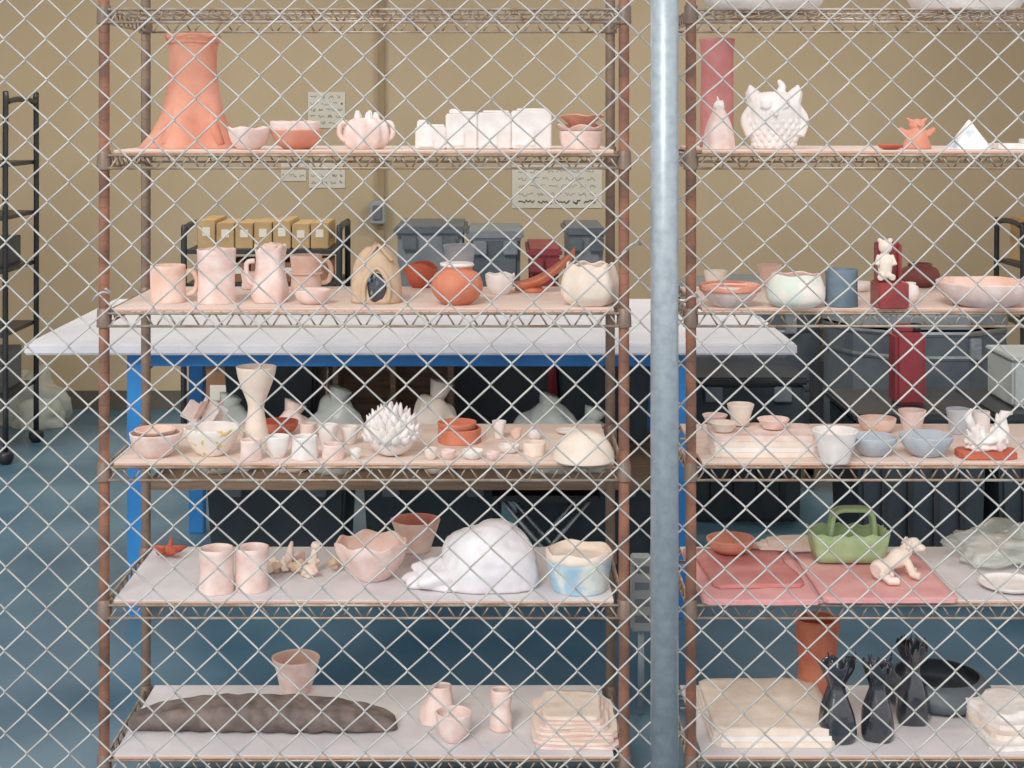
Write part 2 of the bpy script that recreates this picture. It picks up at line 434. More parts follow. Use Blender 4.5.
def hou(b,r,h):
    b.blob((0.004,-r*0.66,h*0.27),(r*0.36,r*0.22,h*0.27),black,0.05,2,3,seed=1,zmin=0.001)
    for (q,z) in ((-0.2,0.42),(0.1,0.36),(0.0,0.48),(0.2,0.25),(-0.1,0.2)):
        b.blob((r*q,-r*0.90,h*z),(0.004,0.004,0.006),slate,0,1,2)
    b.tube(catmull([(-r*0.42,-r*0.7,0.004),(-r*0.4,-r*0.75,h*0.35),(0.004,-r*0.72,h*0.62),(r*0.5,-r*0.75,h*0.35),(r*0.48,-r*0.7,0.004)],4),0.006,tan,seg=8)
    b.box((-r*0.25,-r*0.1,h*0.84),(r*0.9,r*0.9,0.007),tan,0.002,tilt=(0.1,-0.95,0))
    b.box((r*0.32,-r*0.1,h*0.86),(r*0.85,r*0.9,0.007),tan,0.002,tilt=(-0.1,0.85,0))
V('tan_house_vase',350,403,244,'B',[(1.0,0),(0.98,0.3),(0.85,0.6),(0.62,0.82),(0.35,0.95)],tan,yb=305,sy=0.75,wob=0.07,open=False,extra=hou)
V('terracotta_tile_bowl',404,438,264,'B','wide',orange,yb=289,rw=0.15,rwn=2,wob=0.08)
V('terracotta_round_pot',431,483,264,'B','round',terra,yb=307,seg=48,m_in=white,extra=lambda b,r,h:b.lathe([(r*0.62,0),(r*0.66,0.003),(r*0.64,0.007)],white,(0,0,h),t=0.006))
V('clear_glaze_cup',443,476,244,'B','cone',greyb,yb=286)
V('white_dish',485,515,273,'B','wide',white,yb=296,rw=0.05)
def leafo(name,xl,xr,yt,sh,yb,m):
    x,D,zs,r,h=solve(xl,xr,yt,sh,yb)
    b=B(); vs=[];fs=[];nx,ny=16,8
    for s_ in (0,1):
        for i in range(nx+1):
            u=i/nx; wd=math.sin(math.pi*min(u*0.9+0.08,1))**0.8
            for j in range(ny+1):
                v=j/ny*2-1
                z=h*(0.15+0.85*u**2)+0.012*v*v*1.5 - (0.005 if s_ else 0)
                vs.append(((u-0.5)*2*r,v*wd*0.05,z-h*0.15+0.006))
    o=(nx+1)*(ny+1)
    for i in range(nx):
        for j in range(ny):
            a=i*(ny+1)+j; fs.append([a,a+1,a+ny+2,a+ny+1]); fs.append([o+a,o+a+ny+1,o+a+ny+2,o+a+1])
    for i in range(nx):
        a=i*(ny+1); fs.append([a,a+ny+1,o+a+ny+1,o+a]); a+=ny; fs.append([a,o+a,o+a+ny+1,a+ny+1])
    b.add(vs,fs,m)
    b.lathe([(0.03,0),(0.022,h*0.12)],m,(-r*0.4,0,0),open=False)
    b.obj(name,(x,D,zs+0.001))
leafo('terracotta_leaf_dish',515,575,248,'B',295,terra)
V('cream_lobed_bowl',561,619,262,'B','pumpkin',cream,yb=308,lobes=7,lamp=0.04,lpow=0.001,rw=0.04,rwn=7,seg=63)
# ---- left shelf C
V('peach_bowl',129,181,428,'C','wide',pinkw,yb=461,wob=0.03,extra=lambda b,r,h:b.lathe([(r*0.4,0),(r*0.7,h*0.25),(r*0.8,h*0.4)],peach,(0,0,h*0.75),t=0.004))
V('dotted_white_bowl',184,240,422,'C','bowl',yellowdots,yb=460,m_in=white)
b=B()
for i in range(7):
    a=i*0.9; b.box((0.03*math.cos(a),0.02*math.sin(a),0.042+0.006*(i%3)),(0.045,0.004,0.05),pinkw if i%2 else white,0.0015,tilt=(0.5*math.sin(a),0.6*math.cos(a),a))
b.blob((0,0,0.012),(0.045,0.035,0.014),pinkw,0.15,2,3,zmin=0.001)
b.obj('clay_leaf_shards',(WX(204,4.07),4.07,0.847))
V('funnel_goblet',236,276,364,'C','funnel',cream,yb=452,t=0.004)
V('terracotta_ring_bowl',258,299,418,'C','wide',terra,yb=437,m_in=orange)
cupx=[(240,262,438,462,pinkw),(266,290,434,460,white),(292,318,434,461,white),(318,338,423,450,white),(322,345,442,461,pinkw),(341,359,425,446,white),(424,438,447,461,cream),(300,316,422,440,pinkw),(440,456,449,461,pinkw),(492,506,420,440,white),(510,522,428,440,peach),(528,542,430,441,white),(498,520,443,455,white),(523,546,440,457,cream),(462,484,448,461,white),(486,500,451,462,pinkw),(350,361,448,461,white)]
for i,(a,c,t_,y_,m_) in enumerate(cupx):
    V('small_clay_cup' if (y_-t_)>16 else 'small_clay_dish',a,c,t_,'C',random.choice(['cone','cyl','bowl']) if (y_-t_)>16 else 'wide',m_,yb=y_,t=0.003,wob=0.04)
x,D,zs,r,h=solve(362,421,410,'C',yb=461,open=False)
b=B(); b.blob((0,0,h*0.42),(r*0.8,r*0.8,h*0.44),white,0.03,2,3,zmin=0.0)
for ring,(n_,el) in enumerate(((15,0.0),(14,0.3),(13,0.6),(10,0.9),(7,1.2),(3,1.45))):
    for i in range(n_):
        a=2*math.pi*i/n_+ring*0.4+random.uniform(-.1,.1); e2=el+random.uniform(-.08,.08)
        d=Vector((math.cos(a)*math.cos(e2),math.sin(a)*math.cos(e2),math.sin(e2)))
        p0=Vector((d.x*r*0.6,d.y*r*0.6,h*0.36+d.z*h*0.3))
        tip=Vector((d.x*r*1.02,d.y*r*1.02,h*0.52+d.z*h*0.66))
        mid=(p0+tip)/2+Vector((d.x,d.y,0))*0.005
        b.tube([p0,mid,tip*0.8+p0*0.2,tip],0,white,seg=6,rad=[0.014,0.011,0.005,0.0008])
b.obj('spiky_artichoke_sculpture',(x,D,zs+0.001))
V('terracotta_bowl',437,482,424,'C','cyl',terra,yb=446,extra=lambda b,r,h:b.lathe([(r*0.5,0),(r*0.8,h*0.25),(r*0.88,h*0.75)],terra,(-r*0.12,0.01,h*0.62),t=0.004))
V('cream_dome_bowl',553,615,431,'C','dome',cream,yb=466,open=False)
V('small_clay_dish',556,580,428,'C','wide',white,yb=436)
# ---- left shelf D
b=B()
for i in range(5):
    a=i*1.257+0.3
    b.tube([(0,0,0.013),(0.03*math.cos(a),0.03*math.sin(a),0.016),(0.05*math.cos(a),0.045*math.sin(a),0.02+0.02*(i%2))],0,orange,seg=6,rad=[0.012,0.009,0.001])
b.blob((0,0,0.014),(0.018,0.018,0.012),orange,0.1)
b.obj('terracotta_starfish',(WX(168,4.06),4.06,0.529))
V('speckled_tumbler',199,234,544,'D','cyl',pinkw,yb=596,wob=0.03)
V('speckled_tumbler',235,269,543,'D','cyl',pinkw,yb=594,wob=0.03)
b=B()
for i in range(12):
    a=random.uniform(0,6.28); q=random.uniform(0.02,0.07)
    b.blob((q*math.cos(a)*1.2,q*math.sin(a)*0.8,0.013+0.006*(i%3)),(random.uniform(0.012,0.02),0.014,0.013),random.choice([tan,pinkw,cream]),0.3,1.6,3,zmin=0)
b.tube([(-0.03,0,0.02),(-0.028,0,0.05),(-0.022,0,0.075)],0,pinkw,rad=[0.012,0.01,0.003]); b.tube([(0.03,0,0.02),(0.034,0.0,0.06)],0,cream,rad=[0.014,0.006]); b.blob((0.036,0,0.065),(0.012,0.01,0.01),cream,0.1,2,3)
b.obj('small_clay_figures',(WX(301,3.92),3.92,0.528))
V('wavy_rim_bowl',336,408,532,'D','bowl',pinkw,yb=588,rw=0.05,rwn=7,wob=0.05,lobes=7,lamp=0.03,lpow=-1,m_in=peach,seg=56)
V('tall_rose_bowl',391,440,514,'D','cone',peach,yb=557,wob=0.03,m_in=terral)
b=B(); zs=0.527
b.blob((0.018,0,0.045),(0.118,0.09,0.105),bagw,0.08,1.3,5,seed=3,zmin=0.001,wr=0.02)
b.blob((-0.09,-0.01,0.022),(0.085,0.06,0.038),bagw,0.22,1.8,4,seed=9,zmin=0.001,wr=0.04)
b.obj('plastic_wrapped_sculpture',(WX(482,3.82),3.82,zs+0.001))
V('blue_splash_pot',546,612,545,'D',[(0.8,0),(0.85,0.1),(0.93,0.5),(1,0.8),(0.98,1)],bluespl,yb=598,rw=0.03,m_in=cream,extra=lambda b,r,h:b.lathe([(r*0.97,0),(r*1.02,h*0.12),(r*1.0,h*0.28)],cream,(0,0,h*0.82),t=0.006,rw=0.15),wob=0.02)
# ---- left shelf E
V('tapered_clay_cup',272,320,650,'E','cone',pinkw,yb=699,wob=0.03,m_in=peach)
b=B(); n_=90; vs=[];fs=[];sg=18
L=WX(398,3.86)-WX(128,3.86)
for i in range(n_+1):
    u=i/n_; e=min(1,math.sin(math.pi*min(max(u,0.0),1))**0.3+0.02)
    for k in range(sg):
        t_=2*math.pi*k/sg
        rr=0.060*e*(1+0.05*math.sin(u*75)*abs(math.cos(t_*1.5))+0.10*noise.noise(Vector((u*14,math.cos(t_)*1.4,math.sin(t_)*1.4))))
        y=rr*math.cos(t_); z=max(0.0,0.036*e+rr*0.72*math.sin(t_)); 
        if math.sin(t_)>0.7: z-=0.016*e
        vs.append(((u-0.5)*L,y+0.006*math.sin(u*5),z))
for i in range(n_):
    for k in range(sg): fs.append([i*sg+k,(i+1)*sg+k,(i+1)*sg+(k+1)%sg,i*sg+(k+1)%sg])
fs.append(list(range(sg))); fs.append([n_*sg+k for k in reversed(range(sg))])
b.add(vs,fs,brown)
b.obj('brown_clay_log',(WX(263,3.86),3.86,0.170))
V('knobbly_clay_vase',419,455,680,'E',[(1,0),(0.95,0.3),(0.7,0.7),(0.55,1)],pinkw,yb=727,wob=0.1,lean=(0.12,0))
V('pink_tumbler',436,472,706,'E','wide',pinkw,yb=747,wob=0.03)
V('slim_clay_bottle',490,512,686,'E',[(1,0),(1,0.3),(0.85,0.55),(1,0.75),(0.9,1)],pinkw,yb=733,wob=0.03)
b=B(); z=0
for i in range(8):
    t_=0.006; b.slab((random.uniform(-.006,.006),random.uniform(-.01,.01),z),0.195-0.008*i*(i>3),0.27-0.014*i,t_,cream if i%2 else pinkw,rot=random.uniform(-.06,.06),irr=0.03,wave=0.003 if i==7 else 0,sq=10); z+=t_+0.0008
b.obj('stacked_clay_slabs',(WX(573,3.87),3.87,0.169))

# ---- right A
V('rose_tall_vase',699,735,40,'A',[(0.95,0),(0.9,0.3),(0.88,0.55),(0.9,0.85),(1,1)],rosy,df=0.22,wob=0.03)
def bell(b,r,h):
    b.blob((0,0,h*1.02),(r*0.35,r*0.3,h*0.16),white,0.15,2,3)
    b.tube([(0,0,h*1.1),(-0.004,0,h*1.28)],0,white,rad=[0.005,0.001])
V('white_hooded_figure',703,735,108,'A',[(1,0),(0.95,0.1),(0.85,0.45),(0.6,0.75),(0.35,0.95)],pinkw,df=0.03,open=False,lobes=6,lamp=0.06,lpow=0.5,extra=bell)
x,D,zs,r,h=solve(746,802,92,'A',df=0.03,open=False)
b=B(); b.lathe([(r*0.72,0),(r*0.78,h*0.15),(r*0.93,h*0.4),(r,h*0.6),(r*0.95,h*0.8),(r*0.6,h*0.96),(r*0.2,h*1.0)],white,open=False,wob=0.03,sy=0.8)
for s_ in (-1,1):
    b.tube([(s_*r*0.62,0,h*0.82),(s_*r*0.82,0,h*1.0),(s_*r*0.86,0,h*1.12)],0,white,rad=[0.024,0.015,0.002])
    b.tube([(s_*r*0.3-r*0.1,-r*0.70,h*0.78),(s_*r*0.3-r*0.1,-r*0.86,h*0.78)],0,white,rad=[0.018,0.011])
    b.tube(catmull([(s_*r*0.85,-0.01,h*0.7),(s_*r*1.08,-0.01,h*0.5),(s_*r*0.9,-0.015,h*0.22)],4),0.010,white,seg=8)
b.tube([(-r*0.1,-r*0.75,h*0.68),(-r*0.1,-r*0.95,h*0.58)],0,white,rad=[0.010,0.003])
b.tube(catmull([(0.012,0,h*0.95),(0.02,0,h*1.08),(0.01,0,h*1.2)],3),0,white,rad=[0.012,0.011,0.01,0.009,0.008,0.006,0.004])
for j in range(5):
    for i in range(18):
        a=2*math.pi*(i+0.5*(j%2))/18; zz=h*(0.08+0.10*j); 
        rp=r*(0.72+0.2*min(1,(0.08+0.10*j)/0.45))
        b.blob((rp*math.cos(a),rp*math.sin(a)*0.8,zz),(0.005,0.005,0.008),white,0,1,2)
b.obj('white_owl_vase',(x,D,zs+0.001),remesh=0.0022)
x,D,zs,r,h=solve(898,936,122,'A',df=0.06,open=False)
b=B(); b.lathe([(r*0.8,0),(r*0.7,h*0.2),(r*0.4,h*0.6),(r*0.3,h*0.8)],terral,open=False,wob=0.06)
b.blob((0,0,h*0.88),(r*0.42,r*0.35,h*0.22),terral,0.1,2,3)
for s_ in (-1,1):
    b.tube([(0,0,h*0.55),(s_*r*0.6,0,h*0.55),(s_*r*0.95,0,h*0.75)],0,terral,rad=[0.011,0.010,0.005])
    b.tube([(s_*r*0.25,0,h*0.98),(s_*r*0.55,0,h*1.12)],0,terral,rad=[0.007,0.003])
b.tube([(0,-r*0.3,h*0.9),(0,-r*0.6,h*0.86)],0,terral,rad=[0.005,0.003])
b.obj('terracotta_deer_figurine',(x,D,zs+0.001),remesh=0.002)
V('clay_scrap_dish',878,903,149,'A','wide',orange,df=0.01)
V('white_pyramid',947,991,120,'A',[(1,0),(0.95,0.12),(0.5,0.55),(0.12,0.92),(0.03,1)],bluetip,df=0.03,open=False,seg=8,smooth=False,flat=True,wob=0.03)
b=B(); b.slab((0,0,0),0.16,0.12,0.012,white,irr=0.1); b.slab((0.04,0.01,0.0125),0.1,0.08,0.01,greenish); b.obj('clay_tile_stack',(WX(1028,3.8),3.8,SZ['A']+0.001))
for (a,c,t_) in ((700,830,0.02),(905,1035,0.03)):
    b=B(); b.lathe([(0.12,0),(0.14,t_),(0.15,t_*2)],white,t=0.006,sy=0.8); b.obj('white_serving_dish',(WX((a+c)/2,3.85),3.88,SZ['T']-0.006))
# ---- right B
V('two_tone_bowl',700,760,282,'B','bowl',pinkw,yb=310,extra=lambda b,r,h:b.lathe([(r*0.98,0),(r*1.02,h*0.1),(r*1.0,h*0.3)],terral,(0,0,h*0.72),t=0.006),m_in=peach)
V('small_pinch_bowl',704,728,270,'B','wide',cream,yb=289); V('small_pinch_bowl',757,782,264,'B','cone',peach,yb=288)
V('pale_green_bowl',766,825,272,'B','pumpkin',greenish,yb=310,rw=0.03,m_in=pinkw)
V('slate_cup',825,858,268,'B','cyl',slate,yb=308)
x,D,zs,r,h=solve(869,896,275,'B',yb=309,open=False)
b=B(); hh=WZ(243,D)-zs
b.box((0.008,0.025,hh*0.5),(0.055,0.03,hh),redc,0.003); b.box((0.008,0.0,0.03),(0.07,0.085,0.06),redc,0.003)
for s_ in (-1,1): b.box((0.008+s_*0.024,0.005,hh*0.55),(0.008,0.02,hh*0.85),redc,0.002)
b.obj('red_chair_sculpture',(x+0.008,D,zs+0.001))
b=B()
b.blob((0,0,0.036),(0.017,0.013,0.034),cream,0.05,2,3); b.blob((0,-0.004,0.080),(0.016,0.013,0.016),cream,0.03,2,3)
for s_ in (-1,1):
    b.blob((s_*0.012,-0.002,0.094),(0.006,0.005,0.006),cream,0,1,2); b.tube([(s_*0.010,-0.006,0.012),(s_*0.014,-0.020,0.010)],0.008,cream,seg=8); b.tube([(s_*0.014,-0.003,0.060),(s_*0.021,-0.012,0.038)],0.006,cream)
b.obj('clay_bear_figurine',(x-0.0,D-0.022,zs+0.0635),remesh=0.0018)
V('white_vase_lying',900,920,282,'B','round',white,yb=304); V('white_small_bowl',842,872,281,'B','wide',white,yb=293)
V('dark_red_pot',900,940,262,'B','round',mat('clay_maroon',(130,72,66),(110,56,52)),yb=289); V('large_pink_bowl',936,1034,277,'B','wide',pinkw,yb=311,m_in=peach,wob=0.02,rw=0.02)
# ---- right C
b=B()
for i in range(4): b.slab((random.uniform(-.005,.005),0,i*0.0125),0.26-0.01*(i%2),0.16,0.012,[cream,white,cream,pinkw][i],irr=0.02,wave=0.002 if i==3 else 0,sq=10)
b.obj('clay_slab_tray',(WX(762,3.82),3.82,0.847))
zt=0.847+0.053
for (a,c,y0,D_,m_) in ((702,728,414,3.88,pinkw),(727,754,402,3.86,cream),(709,738,424,3.785,cream),(757,790,416,3.82,pinkw)):
    r=(c-a)/2/F*D_; h=max(WZ(y0,D_+r)-zt,0.02)
    b=B(); b.lathe([(p*r,q*h) for p,q in PR['cone']],m_,t=0.004,wob=0.03); b.obj('small_clay_cup',(WX((a+c)/2,D_),D_,zt+0.001))
V('white_cup_bowl',812,858,426,'C','cone',white,yb=467); V('grey_bowl',849,897,432,'C','bowl',greyb,yb=460,m_in=greyb)
V('peach_small_bowl',858,896,415,'C','wide',peach,yb=436); V('small_clay_cup',898,926,408,'C','cone',pinkw,yb=435)
V('grey_bowl',899,953,430,'C','bowl',greyb,yb=461,m_in=greyb); V('grey_tumbler',946,970,407,'C','cone',greyb,yb=436); V('grey_tumbler',972,990,410,'C','cyl',white,yb=434)
x,D,zs,r,h=solve(960,1016,420,'C',yb=463,open=False)
b=B(); b.slab((0,0,0),r*2,0.09,0.012,orange,irr=0.12)
b.blob((-0.025,0,0.045),(0.022,0.02,0.032),white,0.2,2,4,zmin=0.012); b.blob((0.03,0,0.05),(0.02,0.02,0.04),white,0.2,2,4,zmin=0.012); b.blob((0.0,0.005,0.03),(0.05,0.025,0.02),white,0.2,2,4,zmin=0.012)
b.tube([(-0.03,0,0.06),(-0.045,0,0.095),(-0.035,0,0.11)],0,white,rad=[0.014,0.01,0.003]); b.tube([(0.03,0,0.07),(0.04,0,0.1),(0.06,0,0.1)],0,white,rad=[0.014,0.01,0.004])
b.obj('white_bird_sculpture',(x,D+0.01,zs+0.002))
# ---- right D
xpost=WX(691,3.71)
for i,(a,c,y0,y1) in enumerate(((690,824,552,606),(806,960,556,604))):
    Df=(H-0.527)*F/(y1-PY); Db=min((H-0.527)*F/(y0-PY),4.12)
    Dm=(Df+Db)/2
    if i==0: xl=xpost+0.024; xr=WX(822,Df)
    else: xl=WX(824,Df); xr=WX(c,Df)
    w_=xr-xl; b=B(); b.slab((0,0,0),w_,Db-Df,0.008,pinkb,irr=0.004,wave=0.0015,sq=24,n=96)
    if i==0: b.slab((0.0,0.03,0.0105),w_*0.8,(Db-Df)*0.7,0.006,rosy,irr=0.03,wave=0.002,rot=0.06,sq=12)
    b.obj('pink_ware_board',((xl+xr)/2,Dm,0.529))
def on(zs,xl,xr,D,ytop,open=True):
    r=(xr-xl)/2/F*D; return WX((xl+xr)/2,D),r,WZ(ytop,D+(r*.9 if open else 0))-zs
zP=0.529+0.020
x,r,h=on(zP,702,750,4.02,532); b=B(); b.lathe([(p*r,q*h) for p,q in PR['wide']],terral,m_in=terral,t=0.005); b.obj('terracotta_shallow_bowl',(x+0.012,4.02,zP))
b=B()
for i in range(3): b.slab((0.01*i,0,i*0.008),0.15-0.02*i,0.05,0.007,cream,irr=0.2,wave=0.004)
b.obj('cream_clay_strips',(WX(782,4.06),4.06,zP))
# green basket: boxy with tall strap handle
x,r,h=on(0.54,806,889,3.99,522); zs=0.5405
b=B(); n_=64; vs=[];fs=[]
prof=[(0.86,0),(0.90,0.3),(0.95,0.65),(1,1),(0.94,1),(0.89,0.65),(0.8,0.12)]
for (p,q) in prof:
    for i in range(n_):
        th=2*math.pi*i/n_; a,c=math.cos(th),math.sin(th); k=1/(a**10+c**10)**0.1
        vs.append((a*k*r*0.94*p,c*k*0.058*p,h*q+(0.004*math.sin(th*16) if q==1 else 0)))
for j in range(len(prof)-1):
    for i in range(n_): fs.append([j*n_+i,j*n_+(i+1)%n_,(j+1)*n_+(i+1)%n_,(j+1)*n_+i])
fs.append(list(reversed(range(n_)))); fs.append([(len(prof)-1)*n_+i for i in range(n_)])
b.add(vs,fs,green)
hp=catmull([(-r*0.42,0,h*0.5),(-r*0.40,0,h*1.15),(-r*0.28,0,h*1.68),(0.12*r,0,h*1.76),(r*0.52,0,h*1.68),(r*0.62,0,h*1.15),(r*0.64,0,h*0.5)],5)
for dy in (-0.012,-0.004,0.004,0.012): b.tube([(p[0],p[1]+dy,p[2]) for p in hp],0.0065,green,seg=8)
b.obj('green_clay_basket',(x,3.99,zs+0.004))
b=B()
b.tube(catmull([(-0.05,-0.02,0.022),(-0.02,0,0.032),(0.015,0.02,0.045),(0.035,0.03,0.06)],4),0,cream,seg=12,rad=[0.02+0.004*math.sin(i) for i in range(13)])
b.blob((0.05,0.03,0.072),(0.022,0.018,0.017),cream,0.1,2,3); b.blob((0.068,0.022,0.066),(0.012,0.01,0.009),cream,0.05,2,2)
for s_ in (-1,1):
    b.tube([(0.04,0.03+s_*0.014,0.085),(0.032,0.03+s_*0.024,0.068)],0.006,cream)
    b.tube([(-0.04,-0.02+s_*0.012,0.02),(-0.025,-0.03+s_*0.026,0.010),(-0.005,-0.03+s_*0.026,0.010)],0.010,cream,seg=8)
    b.tube([(0.03,0.02+s_*0.012,0.04),(0.04,0.01+s_*0.02,0.012),(0.055,0.0+s_*0.02,0.010)],0.010,cream,seg=8)
b.obj('clay_dog_figure',(WX(893,3.84),3.82,0.542),remesh=0.0025)
b=B(); b.blob((0,0,0.035),(0.135,0.1,0.05),bag,0.3,1.8,5,seed=7,zmin=0,wr=0.08); b.blob((-0.05,0.03,0.03),(0.05,0.04,0.03),cream,0.15,2,3,zmin=0.001); b.blob((0.04,0.0,0.03),(0.05,0.03,0.02),greenish,0.15,2,3,zmin=0.001)
b.obj('clear_plastic_bag',(WX(1020,3.99),4.01,0.529))
b=B(); b.lathe([(0.05,0),(0.07,0.008),(0.075,0.014)],white,t=0.004); b.obj('white_shallow_dish',(WX(1010,3.79),3.79,0.529))
# ---- right E
b=B()
for i in range(3): b.slab((0.004*i,0,i*0.0125),0.295,0.36-0.01*i,0.012,cream if i!=1 else white,irr=0.01,wave=0.004 if i==2 else 0,sq=14)
b.obj('plaster_slab_stack',(WX(757,3.92)+0.015,3.92,0.169))
x,r,h=on(0.169,784,829,4.08,614)
b=B(); b.lathe([(p*r,q*h) for p,q in [(0.8,0),(0.9,0.1),(0.85,0.45),(0.95,0.75),(1.0,1)]],terra,t=0.006,wob=0.03); b.obj('terracotta_tall_vase',(WX(812,4.08)+0.018,4.10,0.169))
def blk(a,c,y0,D_):
    x,r,h=on(0.169,a,c,D_,y0,False); b=B()
    b.lathe([(p*r,q*h) for p,q in [(0.85,0),(1,0.12),(0.9,0.35),(0.55,0.58),(0.42,0.7),(0.62,0.85),(0.8,1.0)]],black,t=0.003,wob=0.12,lobes=5,lamp=0.18,lpow=-2,frag=0.2,seg=40)
    for k in range(3): b.tube([(0,0,h*0.6),(0.02*math.cos(k*2.1),0.02*math.sin(k*2.1),h*0.9),(0.03*math.cos(k*2.1),0.03*math.sin(k*2.1),h*1.08)],0,black,rad=[0.008,0.006,0.001])
    b.obj('black_glazed_bottle',(x,D_,0.169))
blk(817,856,662,3.79); blk(860,895,664,3.80); blk(896,930,644,3.90)
x,r,h=on(0.169,862,990,4.03,655)
b=B(); b.lathe([(p*r*0.85,q*h) for p,q in PR['pumpkin']],darkp,t=0.006,wob=0.04); b.obj('dark_clay_pot',(x+0.03,4.04,0.169))
b=B()
for i in range(4): b.slab((0.02-0.01*i,0.02*i,i*0.0125),0.24-0.03*i,0.24-0.03*i,0.012,white if i!=1 else cream,irr=0.05,wave=0.005 if i==3 else 0,rot=0.15*i,sq=8)
b.obj('broken_clay_slabs',(WX(1012,3.88),3.84,0.169))

# ---------------- table
te=empty('work_table',(0,5.78,0))
tx0,tx1=-1.52,0.975; ty0,ty1=5.16,6.4; tz=0.905
def tb(n,c,d,m,bev=0): b=B(); b.box((0,0,0),d,m,bev); b.obj(n,(c[0],c[1]-5.78,c[2]),te)
tb('table_top',((tx0+tx1)/2,(ty0+ty1)/2,tz-0.018),(tx1-tx0,ty1-ty0,0.036),tabletop,0.006)
lx0=WX(138,5.25); lx1=0.62
for i,(x,y) in enumerate(((lx0,5.25),(lx1,5.25),(lx0,6.3),(lx1,6.3))):
    tb('leg_%d'%(i+1),(x,y,0.434),(0.06,0.06,0.868),tableblue,0.004)
for i,y in enumerate((5.25,6.3)): tb('rail_%d'%(i+1),((lx0+lx1)/2,y,0.845),(lx1-lx0-0.06,0.04,0.045),tableblue)
for i,x in enumerate((lx0,lx1)): tb('side_rail_%d'%(i+1),(x,5.775,0.83),(0.04,0.99,0.07),tableblue)
tb('lower_shelf',((lx0+lx1)/2,5.78,0.43),(lx1-lx0-0.07,1.1,0.024),wood)
zl=0.443
for i,(x,w_,h_) in enumerate(((-0.82,0.34,0.33),(-0.43,0.36,0.30),(0.0,0.40,0.34),(0.40,0.34,0.33))):
    b=B(); b.box((0,0,h_/2),(w_,0.45,h_),vdark,0.012,taper=0.9); b.box((0,0,h_+0.008),(w_+0.02,0.47,0.018),blackm,0.006); b.obj('dark_filler_bin',(x,6.05,zl))
for i,x in enumerate((-0.78,-0.22,0.32)):  # dark bins added to deepen the shade below the lower shelf
    b=B(); b.box((0,0,0.17),(0.5,0.5,0.34),vdark,0.012,taper=0.92); b.box((0,0,0.35),(0.53,0.52,0.025),blackm,0.006)
    for s_ in (-1,1): b.box((s_*0.15,-0.262,0.31),(0.06,0.02,0.05),darkg,0.004)
    b.obj('dark_filler_bin',(x,5.95,0.001))
for (px,w_,h_,m_) in ((290,0.10,0.2,pinkw),(335,0.14,0.24,bag),(225,0.13,0.22,bag),(436,0.10,0.26,cream),(545,0.14,0.22,bag),(590,0.1,0.18,bag)):
    b=B(); b.blob((0,0,h_*0.45),(w_*0.8,w_*0.7,h_*0.55),m_,0.15,1.5,4,zmin=0,wr=0.03); b.tube([(0,0,h_*0.9),(0.02,0,h_*1.15)],0,m_,rad=[0.02,0.04]); b.obj('bagged_clay',(WX(px,5.4),5.4,zl))
b=B(); x=WX(405,5.6)
for xx in (-0.2,0.0,0.2): b.box((xx,0,0.18),(0.018,0.2,0.36),wood)
b.box((0,0,0.365),(0.42,0.2,0.012),wood); b.box((0,0.095,0.18),(0.42,0.01,0.36),wood); b.obj('wooden_crate_divider',(x-0.04,5.66,zl))
b=B()
for s_ in (-1,1):
    b.tube([(-0.15*s_,-0.1,0.0),(0.15*s_,-0.1,0.36)],0.009,steel,seg=8); b.tube([(-0.15*s_,0.1,0.0),(0.15*s_,0.1,0.36)],0.009,steel,seg=8)
for x_ in (-.15,.15): b.tube([(x_,-0.1,0.011),(x_,0.1,0.011)],0.01,steel,seg=8)
b.box((0,0,0.365),(0.36,0.26,0.02),blackm,0.005); b.obj('folding_stool',(WX(545,5.45),5.45,0.001))

# ---------------- background objects
def cart(name,x,y,w_,d_,h_,levels,boxes):
    e=empty(name,(x,y,0)); b=B()
    for s_ in (-1,1):
        b.tube(catmull([(s_*w_/2,-d_/2,0.06),(s_*w_/2,-d_/2,h_-0.1),(s_*w_/2,-d_/2+0.05,h_),(s_*w_/2,d_/2-0.05,h_),(s_*w_/2,d_/2,h_-0.1),(s_*w_/2,d_/2,0.06)],6),0.014,blackm,seg=8)
        for yy in (-d_/2,d_/2): b.lathe([(0.02,0),(0.035,0.02),(0.035,0.05),(0.02,0.06)],blackm,(s_*w_/2,yy,0),open=False)
    for z in levels:
        b.box((0,0,z),(w_-0.02,d_,0.02),blackm)
    b.obj('frame',(0,0,0),e)
    b=B(); 
    for z,hh,m_,nn in boxes:
        ww=(w_-0.1)/nn
        for i in range(nn):
            hi=hh*random.uniform(0.82,1); b.box((-w_/2+0.05+ww*(i+0.5),0,z+0.011+hi/2),(ww*0.93,d_*0.8,hi),m_,0.003)
            b.box((-w_/2+0.05+ww*(i+0.5),-d_*0.4-0.001,z+0.011+hi*0.6),(ww*0.4,0.003,hi*0.3),paper)
    b.obj('boxes',(0,0,0),e)
cart('black_storage_cart',WX(268,7.3),7.3,0.69,0.4,1.13,[0.25,0.62,0.88,1.03],[(1.03,0.13,card,7),(0.88,0.1,cardb,5),(0.62,0.18,cardb,4),(0.25,0.25,cardb,3)])
cart('black_storage_cart',WX(1060,7.9),7.9,0.5,0.4,1.10,[0.25,0.62,0.9],[(0.9,0.24,card,3),(0.62,0.16,card,3)])
x=WX(-68,7.6); cart('tall_black_rack',x,7.75,0.76,0.5,1.70,[0.3,0.6,0.9,1.15,1.4],[(0.3,0.2,darkg,3),(0.9,0.14,darkp,2)])
b=B(); b.blob((0,0,0.1),(0.2,0.16,0.2),bag,0.2,1.6,5,zmin=0,wr=0.04); b.blob((0.1,-0.1,0.05),(0.14,0.12,0.1),bag,0.2,1.6,4,zmin=0,wr=0.04); b.obj('clear_plastic_bag',(WX(22,8.45),8.5,0.001))
